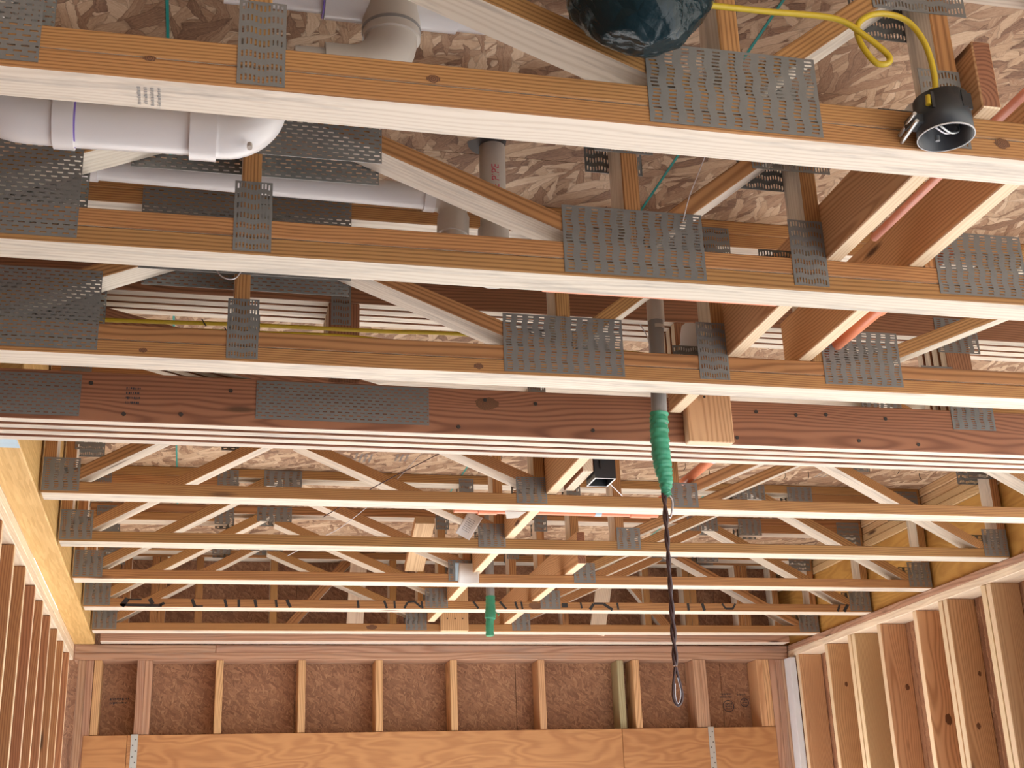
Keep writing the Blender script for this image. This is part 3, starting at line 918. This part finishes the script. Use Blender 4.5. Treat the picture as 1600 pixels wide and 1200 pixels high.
# long waste pipe between second and third truss
lp = empty('waste_pipe', (0.1, 2.75, 3.03), 'long white waste pipe running behind the second truss to a down elbow', 'pipe')
a, b = Vector((-0.31, 2.75, 3.0830)), Vector((0.478, 2.75, 3.0710))
tube('straight_pipe', lp, [a, b], 0.0302, 'pvc', 24)
tube('reducer_collar', lp, [(-0.29, 2.75, 3.0830), (-0.262, 2.75, 3.0825)], 0.0345, 'pvc', 24)
tube('reducer_neck', lp, [(-0.345, 2.75, 3.0840), (-0.29, 2.75, 3.0830)], 0.024, 'pvc', 20)
tube('elbow_collar', lp, [(0.474, 2.75, 3.0710), (0.500, 2.75, 3.0705)], 0.0355, 'pvc', 24)
eb = arc((0.503, 2.75, 3.0290), UX, UZ, 0.0415, math.pi / 2, 0, 8)
tube('down_elbow', lp, sweep([(0.490, 2.75, 3.0705)], eb, [(0.540, 2.742, 2.975)]), 0.0335, 'pvcold', 24)
tube('elbow_collar', lp, [(0.5445, 2.75, 3.0190), (0.540, 2.742, 2.965)], 0.038, 'pvcold', 24)
tube('outlet_pipe', lp, [(0.541, 2.742, 2.97), (0.53, 2.70, 2.86)], 0.030, 'pvcold', 20)

vp = empty('vent_pipe', (0.64, 2.75, 2.9), 'upright white vent pipe with red lettering going up through the deck', 'pipe')
vpb = tube('pipe_body', vp, [(0.640, 2.75, 2.93), (0.644, 2.75, 3.2195)], 0.0315, 'pvcold', 24)
tube('coupling', vp, [(0.638, 2.75, 2.86), (0.640, 2.75, 2.995)], 0.037, 'pvcold', 24)
def text_on_pipe(parent, txt, cx, cy, r, z0, size, mat):
    cu = bpy.data.curves.new('lettering', 'FONT')
    cu.body = txt
    cu.size = size
    tmp = bpy.data.objects.new('tmp', cu)
    COL.objects.link(tmp)
    dg = bpy.context.evaluated_depsgraph_get()
    me = bpy.data.meshes.new_from_object(tmp.evaluated_get(dg))
    bpy.data.objects.remove(tmp)
    for v in me.vertices:
        a = -math.pi / 2 + 0.30 - v.co.y / r
        v.co = Vector((cx + math.cos(a) * (r + 0.0004), cy + math.sin(a) * (r + 0.0004), z0 + v.co.x))
    me.materials.clear()
    me.materials.append(M[mat])
    return link('lettering', me, parent)
text_on_pipe(vpb, 'CHARLOTTE PIPE', 0.642, 2.75, 0.0315, 2.955, 0.026, 'redink')
bm = bmesh.new()
bmesh.ops.create_circle(bm, cap_ends=True, radius=0.05, segments=14)
for v in bm.verts:
    k_ = random.uniform(0.85, 1.15)
    v.co.x *= k_; v.co.y *= k_
me = bpy.data.meshes.new('hole'); bm.to_mesh(me); bm.free(); me.materials.append(M['nail'])
ho = link('deck_hole', me, vp, None, Matrix.Translation((0.632, 2.745, 3.2193)))

# orange sprinkler pipes
top_tube('sprinkler_pipe', [(1.44, 1.2, 2.885), (1.44, 2.42, 2.875)], 0.0095, 'cpvcpale', 'pinkish orange pipe running between the two near strongback boards', 'pipe', 14, 'orange sprinkler pipes')
p = empty('sprinkler_pipe', (1.645, 3.0, 2.87), 'orange pipe with a fat joint right of the strongbacks, in front of the girder', 'pipe', 'orange sprinkler pipes')
tube('pipe_body', p, [(1.645, 2.46, 2.875), (1.645, 3.20, 2.87)], 0.0165, 'cpvc', 16)
tube('coupling', p, [(1.645, 2.60, 2.875), (1.645, 2.79, 2.873)], 0.0205, 'cpvc', 16)
p = empty('sprinkler_pipe', (1.70, 4.2, 2.87), 'orange pipe with a pale blue end band just behind the girder', 'pipe', 'orange sprinkler pipes')
tube('pipe_body', p, [(1.69, 4.06, 2.868), (1.69, 4.62, 2.868)], 0.0165, 'cpvc', 16)
tube('end_band', p, [(1.69, 4.035, 2.868), (1.69, 4.065, 2.868)], 0.0185, 'blue', 16)
p = empty('sprinkler_pipe', (1.3, 4.66, 2.815), 'orange cross pipe with pale joint between the first two far trusses', 'pipe', 'orange sprinkler pipes')
tube('pipe_body', p, [(0.90, 4.66, 2.828), (1.69, 4.66, 2.828)], 0.0145, 'cpvc', 14)
tube('coupling', p, [(0.99, 4.66, 2.828), (1.06, 4.66, 2.828)], 0.019, 'cpvc', 14)
tube('coupling', p, [(1.58, 4.66, 2.828), (1.66, 4.66, 2.828)], 0.0175, 'cpvc', 14)
tube('pale_joint', p, [(1.44, 4.66, 2.828), (1.465, 4.66, 2.828)], 0.0155, 'blue', 14)
top_tube('sprinkler_pipe', [(0.74, 2.70, 2.836), (1.32, 2.70, 2.836)], 0.0145, 'cpvc', 'orange cross pipe peeping out below the second truss chord', 'pipe', 14, 'orange sprinkler pipes')

# grey conduit with green wrap and hanging twisted wire
gp = empty('wrapped_conduit', (1.205, 3.26, 2.5), 'grey upright pipe in front of the girder, its lower end wrapped in green film', 'pipe')
tube('pipe_body', gp, [(1.221, 3.26, 3.055), (1.208, 3.26, 2.70)], 0.0215, 'greypipe', 18)
tube('pipe_cap', gp, [(1.2215, 3.26, 3.075), (1.221, 3.26, 3.01)], 0.0245, 'pvcold', 18)
tube('clamp_band', gp, [(1.221, 3.26, 2.995), (1.221, 3.26, 2.985)], 0.0225, 'pvcold', 18)
pts = [(1.2085, 3.26, 2.735), (1.206, 3.26, 2.70), (1.205, 3.26, 2.66), (1.206, 3.26, 2.61), (1.209, 3.26, 2.575), (1.213, 3.26, 2.54), (1.211, 3.26, 2.515), (1.219, 3.26, 2.500)]
P_ = spline(pts, 9)
n_ = len(P_)
rad = []
for i in range(n_):
    t = i / (n_ - 1)
    base = 0.0245 if t < 0.5 else 0.0245 - 0.017 * ((t - 0.5) / 0.5) ** 1.2
    rad.append(base + 0.0014 * math.sin(i * 2.1) + 0.0010 * math.sin(i * 5.3 + 1))
o = tube('green_wrap', gp, P_, 0.02, 'green', 22, radii=rad)
for v in o.data.vertices:
    a = math.atan2(v.co.y, v.co.x)
    v.co.x += 0.0016 * math.sin(v.co.z * 260 + 5 * v.co.y * 50)
tube('torn_end', gp, spline([(1.219, 3.258, 2.503), (1.226, 3.257, 2.485), (1.222, 3.257, 2.455), (1.216, 3.257, 2.44)], 5), 0.003, 'silverwire', 6)

tw = empty('twisted_wire', (1.2, 3.26, 1.95), 'dark brown twisted wire hanging down to a looped end', 'wire')
def hang(ph, r0):
    out = []
    for i in range(60):
        t = i / 59
        z = 2.56 - t * 0.51
        w = r0 * (1 + 0.3 * math.sin(t * 9))
        out.append((1.206 - 0.006 * t + w * math.cos(ph + t * 26), 3.26 + w * math.sin(ph + t * 26), z))
    return out
loop = [Vector(q) for q in ((1.1985, 3.26, 2.045), (1.190, 3.26, 2.00), (1.188, 3.26, 1.968), (1.197, 3.26, 1.950), (1.208, 3.26, 1.958), (1.212, 3.26, 1.98), (1.206, 3.26, 2.015), (1.2005, 3.26, 2.047))]
tube('wire_strand', tw, hang(0, 0.0034), 0.0042, 'brownwire', 8)
tube('wire_strand', tw, hang(math.pi, 0.0034), 0.0042, 'brownwire', 8)
tube('wire_loop', tw, spline(loop, 6), 0.0038, 'brownwire', 8)
inner = [q + Vector((0.0 if abs(q.x - 1.2) < 0.004 else (0.0045 if q.x < 1.2 else -0.0045), -0.003, 0.004)) for q in loop[1:-1]]
tube('wire_glint', tw, spline(inner, 6), 0.0012, 'silverwire', 6)

gp2 = empty('wrapped_conduit', (1.30, 5.9, 2.57), 'small far pipe end wrapped in green film between third and fourth far trusses', 'pipe')
tube('pipe_body', gp2, [(1.303, 5.9, 3.2205), (1.301, 5.9, 2.72)], 0.020, 'greypipe', 16)
P_ = spline([(1.301, 5.9, 2.755), (1.30, 5.9, 2.70), (1.298, 5.9, 2.66), (1.294, 5.9, 2.625), (1.2935, 5.9, 2.573)], 8)
rad = [0.0215 + 0.004 * math.exp(-((i / len(P_) - 0.45) / 0.22) ** 2) + 0.0012 * math.sin(i * 2.3) for i in range(len(P_))]
rad = [r_ if i < len(P_) * 0.55 else 0.019 + 0.0012 * math.sin(i * 2.3) for i, r_ in enumerate(rad)]
tube('green_wrap', gp2, P_, 0.02, 'green', 16, radii=rad)
tube('torn_end', gp2, [(1.322, 5.895, 2.68), (1.338, 5.893, 2.672), (1.332, 5.893, 2.662)], 0.003, 'green', 5)

# ---------------------------------------------------------------- yellow cables
Lc = empty('yellow_cable', (1.2, 1.76, 2.78), 'yellow cable looping across and into the round electrical box', 'cable')
ctrl = [(0.795, 1.755, 2.935), (0.903, 1.755, 2.936), (1.021, 1.745, 2.930), (1.071, 1.74, 2.899), (1.108, 1.735, 2.860), (1.106, 1.735, 2.843), (1.086, 1.74, 2.845), (1.066, 1.745, 2.885),
        (1.068, 1.75, 2.925), (1.098, 1.755, 2.953), (1.135, 1.755, 2.960), (1.172, 1.755, 2.948), (1.196, 1.755, 2.910), (1.208, 1.76, 2.865), (1.210, 1.765, 2.825), (1.203, 1.768, 2.818), (1.198, 1.770, 2.8125)]
tube('cable_sheath', Lc, spline(ctrl, 7), 0.0055, 'yellow', 10)
for lab, pts, tx, tz in (('upper of two yellow cables strung along in front of the girder', [(-0.9, 3.36, 2.955), (-0.263, 3.35, 2.962), (0.117, 3.35, 2.970), (0.45, 3.35, 2.972), (0.713, 3.35, 2.976), (1.1, 3.36, 2.955), (1.7, 3.36, 2.93), (2.6, 3.36, 2.93)], -0.02, 2.967),
                         ('lower of two yellow cables strung along in front of the girder', [(-0.9, 3.35, 2.935), (-0.261, 3.35, 2.942), (0.117, 3.35, 2.948), (0.392, 3.35, 2.950), (0.7, 3.36, 2.925), (1.4, 3.36, 2.90), (2.6, 3.36, 2.90)], 0.04, 2.946)):
    pc = empty('yellow_cable', (0.2, 3.35, tz - 0.01), lab, 'cable', 'yellow cables before the girder')
    sheath = tube('cable_sheath', pc, spline(pts, 6), 0.0062, 'yellow', 8)
    tube('cable_tie', sheath, [(tx - 0.006, 3.344, tz + 0.010), (tx + 0.006, 3.343, tz - 0.010)], 0.0018, 'nail', 5)

# thin loose wires
top_tube('thin_wire', spline([(0.43, 4.75, 2.81), (0.62, 4.70, 2.92), (0.80, 4.65, 3.01), (1.05, 4.56, 3.13), (1.2, 4.5, 3.2205)], 6), 0.0018, 'brownwire', 'thin dark wire slanting up between the first two far trusses', 'wire', 6)
top_tube('thin_wire', spline([(0.34, 5.3, 2.79), (0.46, 5.25, 2.85), (0.56, 5.2, 2.90), (0.72, 5.12, 3.03), (0.9, 5.05, 3.2205)], 6), 0.0016, 'silverwire', 'thin pale wire slanting up between second and third far trusses', 'wire', 6)
top_tube('thin_wire', spline([(0.99, 2.428, 2.885), (1.00, 2.41, 2.93), (1.02, 2.40, 2.98), (1.045, 2.39, 3.04)], 5), 0.0012, 'silverwire', 'thin wire poking up beside the middle plate of the second truss', 'wire', 5)
top_tube('thin_wire', spline([(1.165, 3.24, 2.99), (1.185, 3.24, 2.95), (1.188, 3.24, 2.90), (1.178, 3.24, 2.85)], 5), 0.0016, 'silverwire', 'pale wire curling down beside the capped grey pipe', 'wire', 5)
top_tube('thin_wire', spline([(1.31, 4.10, 2.80), (1.34, 4.15, 2.795), (1.40, 4.2, 2.745 + 0.02)], 5), 0.0016, 'silverwire', 'pale wire slanting out of the small black box behind the girder', 'wire', 5)
top_tube('thin_wire', spline([(0.0, 3.0255, 2.985), (0.02, 3.02, 2.955), (0.05, 3.02, 2.952), (0.07, 3.0255, 2.985)], 5), 0.002, 'silverwire', 'small loop of pale wire hanging below the third truss top plate', 'wire', 5)

# ---------------------------------------------------------------- round electrical box on the nearest truss
rbx = empty('round_box', (1.228, 1.785, 2.745), 'round charcoal electrical ceiling box nailed to the nearest truss chord', 'electrical box')
def open_cyl(r, z0, z1, wall, n=40):
    bm = bmesh.new()
    def ring(rr, z): return [bm.verts.new((math.cos(2 * math.pi * i / n) * rr, math.sin(2 * math.pi * i / n) * rr, z)) for i in range(n)]
    o0, o1, i0, i1 = ring(r, z0), ring(r * 0.97, z1), ring(r - wall, z0), ring(r * 0.97 - wall, z1 - wall)
    def band(a, b, s=True):
        for i in range(n):
            f = bm.faces.new((a[i], a[(i + 1) % n], b[(i + 1) % n], b[i])); f.smooth = s
    band(o0, o1); band(i1, i0); band(i0, o0, False)
    bm.faces.new(o1); bm.faces.new(i1[::-1])
    bmesh.ops.recalc_face_normals(bm, faces=bm.faces)
    me = bpy.data.meshes.new('cup'); bm.to_mesh(me); bm.free()
    return me
BX, BY = 1.228, 1.784
me = open_cyl(0.0485, 2.738, 2.812, 0.003); me.materials.append(M['greybox'])
shell = link('box_shell', me, rbx, None, Matrix.Translation((BX, BY, 0)))
bm = bmesh.new()
n = 40
ri = [[bm.verts.new((BX + math.cos(2 * math.pi * i / n) * r, BY + math.sin(2 * math.pi * i / n) * r, z)) for i in range(n)] for r, z in ((0.0475, 2.7378), (0.0492, 2.7378), (0.0492, 2.7395))]
for k in range(2):
    for i in range(n):
        bm.faces.new((ri[k][i], ri[k][(i + 1) % n], ri[k + 1][(i + 1) % n], ri[k + 1][i]))
me = bpy.data.meshes.new('rim'); bm.to_mesh(me); bm.free(); me.materials.append(M['boxrim'])
link('box_rim', me, shell)
for x, w in ((1.192, 0.006), (1.245, 0.010), (1.258, 0.010)):
    a = math.acos(max(-1, min(1, (x - BX) / 0.0485)))
    yy = BY - 0.0485 * math.sin(a)
    box('knockout_slot', shell, (x - w / 2, yy - 0.0015, 2.775), (x + w / 2, yy + 0.004, 2.806), 'black')
box('nail_lug', rbx, (BX - 0.066, BY - 0.012, 2.755), (BX - 0.043, BY + 0.02, 2.775), 'greybox', 0.002)
tube('lug_nail', rbx, [(BX - 0.068, BY - 0.022, 2.766), (BX - 0.058, BY + 0.05, 2.766)], 0.0035, 'steelbright', 8)
tube('lug_nail', rbx, [(BX - 0.066, BY - 0.022, 2.752), (BX - 0.056, BY + 0.05, 2.752)], 0.0035, 'steelbright', 8)
tube('wire_tail', rbx, spline([(BX - 0.02, BY, 2.775), (BX - 0.015, BY - 0.01, 2.755), (BX + 0.01, BY + 0.0, 2.749), (BX + 0.03, BY + 0.005, 2.757), (BX + 0.034, BY + 0.01, 2.775)], 6), 0.0022, 'steelbright', 6)
tube('wire_tail', rbx, spline([(BX - 0.026, BY + 0.004, 2.775), (BX - 0.02, BY - 0.002, 2.757), (BX + 0.005, BY + 0.008, 2.752), (BX + 0.028, BY + 0.012, 2.760)], 6), 0.0018, 'silverwire', 6)
tube('ground_screw', rbx, [(BX + 0.004, BY + 0.032, 2.750), (BX + 0.004, BY + 0.032, 2.760)], 0.0045, 'steelbright', 8)
tube('cable_clamp', rbx, [(BX - 0.043, BY - 0.028, 2.782), (BX - 0.041, BY - 0.028, 2.800)], 0.005, 'yellow', 8)

# small wall box behind the girder
gb = empty('wall_box', (1.29, 4.05, 2.755), 'small black rectangular electrical box with a pale rim hanging behind the girder', 'electrical box')
bm = bmesh.new()
x0, x1, y0, y1, z0, z1 = 1.246, 1.318, 4.005, 4.105, 2.768, 2.90
def rect(a, b, c, d, z): return [bm.verts.new((p, q, z)) for p, q in ((a, c), (b, c), (b, d), (a, d))]
o0, o1, i0, i1 = rect(x0, x1, y0, y1, z0), rect(x0, x1, y0, y1, z1), rect(x0 + .004, x1 - .004, y0 + .004, y1 - .004, z0), rect(x0 + .004, x1 - .004, y0 + .004, y1 - .004, z1 - .004)
for A_, B_ in ((o0, o1), (i1, i0), (i0, o0)):
    for i in range(4):
        bm.faces.new((A_[i], A_[(i + 1) % 4], B_[(i + 1) % 4], B_[i]))
bm.faces.new(o1); bm.faces.new(i1[::-1])
me = finish(bm, None, ('greybox',))
link('box_shell', me, gb)
bm = bmesh.new()
a_ = rect(x0 - .001, x1 + .001, y0 - .001, y1 + .001, z0 - .0006); b_ = rect(x0 + .0045, x1 - .0045, y0 + .0045, y1 - .0045, z0 - .0006)
for i in range(4): bm.faces.new((a_[i], a_[(i + 1) % 4], b_[(i + 1) % 4], b_[i]))
me = finish(bm, None, ('boxrim',)); link('box_rim', me, gb)
box('box_rib', gb, (1.264, 4.001, 2.80), (1.269, 4.005, 2.89), 'black')

# ---------------------------------------------------------------- duct end wrapped in black film
du = empty('wrapped_duct', (0.652, 1.70, 2.81), 'duct end bagged in glossy black plastic film hanging by the nearest truss', 'duct')
bm = bmesh.new()
bmesh.ops.create_uvsphere(bm, u_segments=48, v_segments=32, radius=1.0)
rg = random.Random(3)
from mathutils import noise as mn
for v in bm.verts:
    p = v.co.copy()
    d = 1.0 + 0.10 * mn.noise(p * 2.2) + 0.045 * abs(mn.noise(p * 5.0)) + 0.012 * mn.noise(p * 11.0)
    q = p * d
    v.co = Vector((q.x * 0.118, q.y * 0.10, q.z * (0.115 if q.z < 0 else 0.16)))
me = finish(bm, None, ('film',), smooth=True)
link('plastic_bag', me, du, None, Matrix.Translation((0.660, 1.715, 2.922)))
tube('duct_collar', du, [(0.655, 1.71, 3.00), (0.655, 1.71, 3.2195)], 0.085, 'steelbright', 28)
# ---------------------------------------------------------------- paper tags
def curl_paper(name, label, w, h, bend, M4, mat='paper', prints=True, seed=1):
    bm = bmesh.new()
    nx = 10
    rows = []
    for i in range(nx + 1):
        u = i / nx
        a = bend * (u - 0.15)
        rr = w / bend
        x = math.sin(a) * rr
        y = -(1 - math.cos(a)) * rr
        rows.append((bm.verts.new((x, y, -h / 2)), bm.verts.new((x, y, h / 2))))
    for i in range(nx):
        f = bm.faces.new((rows[i][0], rows[i + 1][0], rows[i + 1][1], rows[i][1])); f.smooth = True
    bm.normal_update(); bmesh.ops.solidify(bm, geom=list(bm.faces), thickness=0.0006)
    me = finish(bm, None, (mat,))
    o = empty(name, M4.translation, label, 'paper')
    sh = link('sheet', me, o, None, M4)
    return o, sh
Mx = Matrix.Translation((1.098, 5.535, 2.780)) @ Matrix.Rotation(math.radians(4), 4, 'Y')
cp, cps = curl_paper('paper_tag', 'white paper sheet curled over the middle plate of the third far truss', 0.098, 0.088, 1.25, Mx)
box('blue_backing', cp, (1.070, 5.5365, 2.748), (1.090, 5.5377, 2.825), 'blue')
Mx = Matrix.Translation((0.985, 4.894, 2.838)) @ Matrix.Rotation(math.radians(32), 4, 'Y')
cp2, cps2 = curl_paper('paper_tag', 'white printed tag hanging aslant left of the middle plate on the second far truss', 0.062, 0.105, 0.5, Mx)
def tag_print(parent, Mx, w, h, rows, seed):
    rg = random.Random(seed)
    bm = bmesh.new()
    for i in range(rows):
        z = h / 2 - (i + 0.5) * h / rows
        u = -w / 2
        while u < w / 2:
            l = rg.uniform(0.002, 0.005)
            q = [(u, z), (u + l, z), (u + l, z - 0.0022), (u, z - 0.0022)]
            bm.faces.new([bm.verts.new((a, 0, b)) for a, b in q])
            u += l + rg.uniform(0.001, 0.003)
    me = bpy.data.meshes.new('print'); bm.to_mesh(me); bm.free(); me.materials.append(M['ink'])
    return link('printed_lines', me, parent, None, Mx)
tag_print(cps2, Mx @ Matrix.Translation((0.022, -0.0052, 0.0)), 0.036, 0.06, 7, 4)
o = empty('paper_card', (1.26, 3.04, 2.83), 'white rounded card stuck behind the short plate of the third truss', 'paper')
bm = bmesh.new()
pts = [(-0.030, -0.055), (0.034, -0.055), (0.034, 0.045)] + [(0.034 - 0.022 * (1 - math.cos(t)), 0.045 + 0.012 * math.sin(t)) for t in (0.8, 1.5)] + [(-0.008, 0.055), (-0.020, 0.045), (-0.026, 0.02)]
bm.faces.new([bm.verts.new((a, 0, b)) for a, b in pts])
bm.normal_update(); bmesh.ops.solidify(bm, geom=list(bm.faces), thickness=0.001)
me = finish(bm, None, ('paper',)); link('card', me, o, None, Matrix.Translation((1.262, 3.123, 2.895)))
o = empty('paper_card', (1.235, 1.93, 2.86), 'corner of a white card behind the upright of the nearest truss', 'paper')
bm = bmesh.new()
bm.faces.new([bm.verts.new((a, 0, b)) for a, b in ((-0.018, -0.04), (0.03, -0.04), (0.03, 0.04), (0.0, 0.02), (-0.02, -0.005))])
bm.normal_update(); bmesh.ops.solidify(bm, geom=list(bm.faces), thickness=0.001)
me = finish(bm, None, ('paper',)); link('card', me, o, None, Matrix.Translation((1.262, 1.935, 2.880)))
o = empty('paper_card', (1.03, 4.27, 2.73), 'white paper scrap hanging below the chord of the first far truss', 'paper')
bm = bmesh.new()
bm.faces.new([bm.verts.new((a, 0, b)) for a, b in ((0.0, 0.0), (0.075, 0.0), (0.045, -0.022), (0.004, -0.026))])
bm.normal_update(); bmesh.ops.solidify(bm, geom=list(bm.faces), thickness=0.0008)
me = finish(bm, None, ('paper',)); link('card', me, o, None, Matrix.Translation((1.02, 4.346, 2.7395)))

# ---------------------------------------------------------------- knots in the lumber that stand out
def knot(parent, x, y, z, rx, rz):
    bm = bmesh.new()
    rg = random.Random(int(x * 1000))
    n = 18
    c = bm.verts.new((0, -0.0006, 0))
    ring = []
    for i in range(n):
        a = 2 * math.pi * i / n
        k = 1 + rg.uniform(-0.12, 0.12)
        ring.append(bm.verts.new((math.cos(a) * rx * k, 0, math.sin(a) * rz * k)))
    for i in range(n):
        bm.faces.new((c, ring[i], ring[(i + 1) % n]))
    me = finish(bm, None, ('knot',))
    return link('knot', me, parent, None, Matrix.Translation((x, y - 0.0004, z)))
def by(root, kind, i=0):
    return [c for c in root.children if c.name.split('.')[0] == kind][i]
gbc = by(gd, 'bottom_chord')
knot(gbc, 0.785, 3.5302, 2.838, 0.035, 0.019)
knot(by(T3, 'bottom_chord'), 0.655, 3.0268, 2.757, 0.012, 0.008)
knot(by(T3, 'bottom_chord'), -0.155, 3.0268, 2.755, 0.010, 0.006)
knot(by(FT[4], 'bottom_chord'), 0.865, 6.7488, 2.760, 0.028, 0.012)
knot(by(FT[3], 'bottom_chord'), 1.575, 6.1418, 2.760, 0.034, 0.017)
knot(by(T1, 'bottom_chord'), -0.112, 1.8348, 2.776, 0.010, 0.005)
knot(by(T1, 'bottom_chord', 1), 0.335, 1.8348, 2.789, 0.012, 0.007)
knot(by(T1, 'bottom_chord'), 1.375, 1.8348, 2.770, 0.016, 0.010)
rst = [c for c in wr.children if c.name.split('.')[0] == 'stud']
def stud_at(Y):
    return min(rst, key=lambda c: abs((c.matrix_basis.translation.y + wr.matrix_basis.translation.y) - (Y + 0.019)))
for Y, x, z, a, b in ((6.07, 3.44, 2.355, 0.012, 0.016), (5.71, 3.425, 2.16, 0.017, 0.026), (5.43, 3.445, 2.33, 0.008, 0.012), (5.43, 3.40, 2.10, 0.010, 0.016), (6.67, 3.42, 2.45, 0.009, 0.013)):
    knot(stud_at(Y), x, Y, z, a, b)

for i, (x, y, rows, w) in enumerate(((0.640, 2.66, 3, 0.10), (0.50, 2.62, 2, 0.08), (0.64, 5.33, 4, 0.12), (0.80, 5.31, 3, 0.10), (2.75, 5.33, 3, 0.14), (1.72, 5.50, 2, 0.10))):
    dashes(ceil, 'deck_print', x, 0, y, rows, w, 0.012, 50 + i, 'xy', ZD - 0.0006, 'greypipe')
o = board('brace_board', None, (0.965, 5.68, 3.05), (0.980, 6.10, 2.925), 0.089, 0.038, ('studtan', 'stud'))
tag(o, 'pale loose brace board slanting back through the far trusses left of the curled paper', 'board')
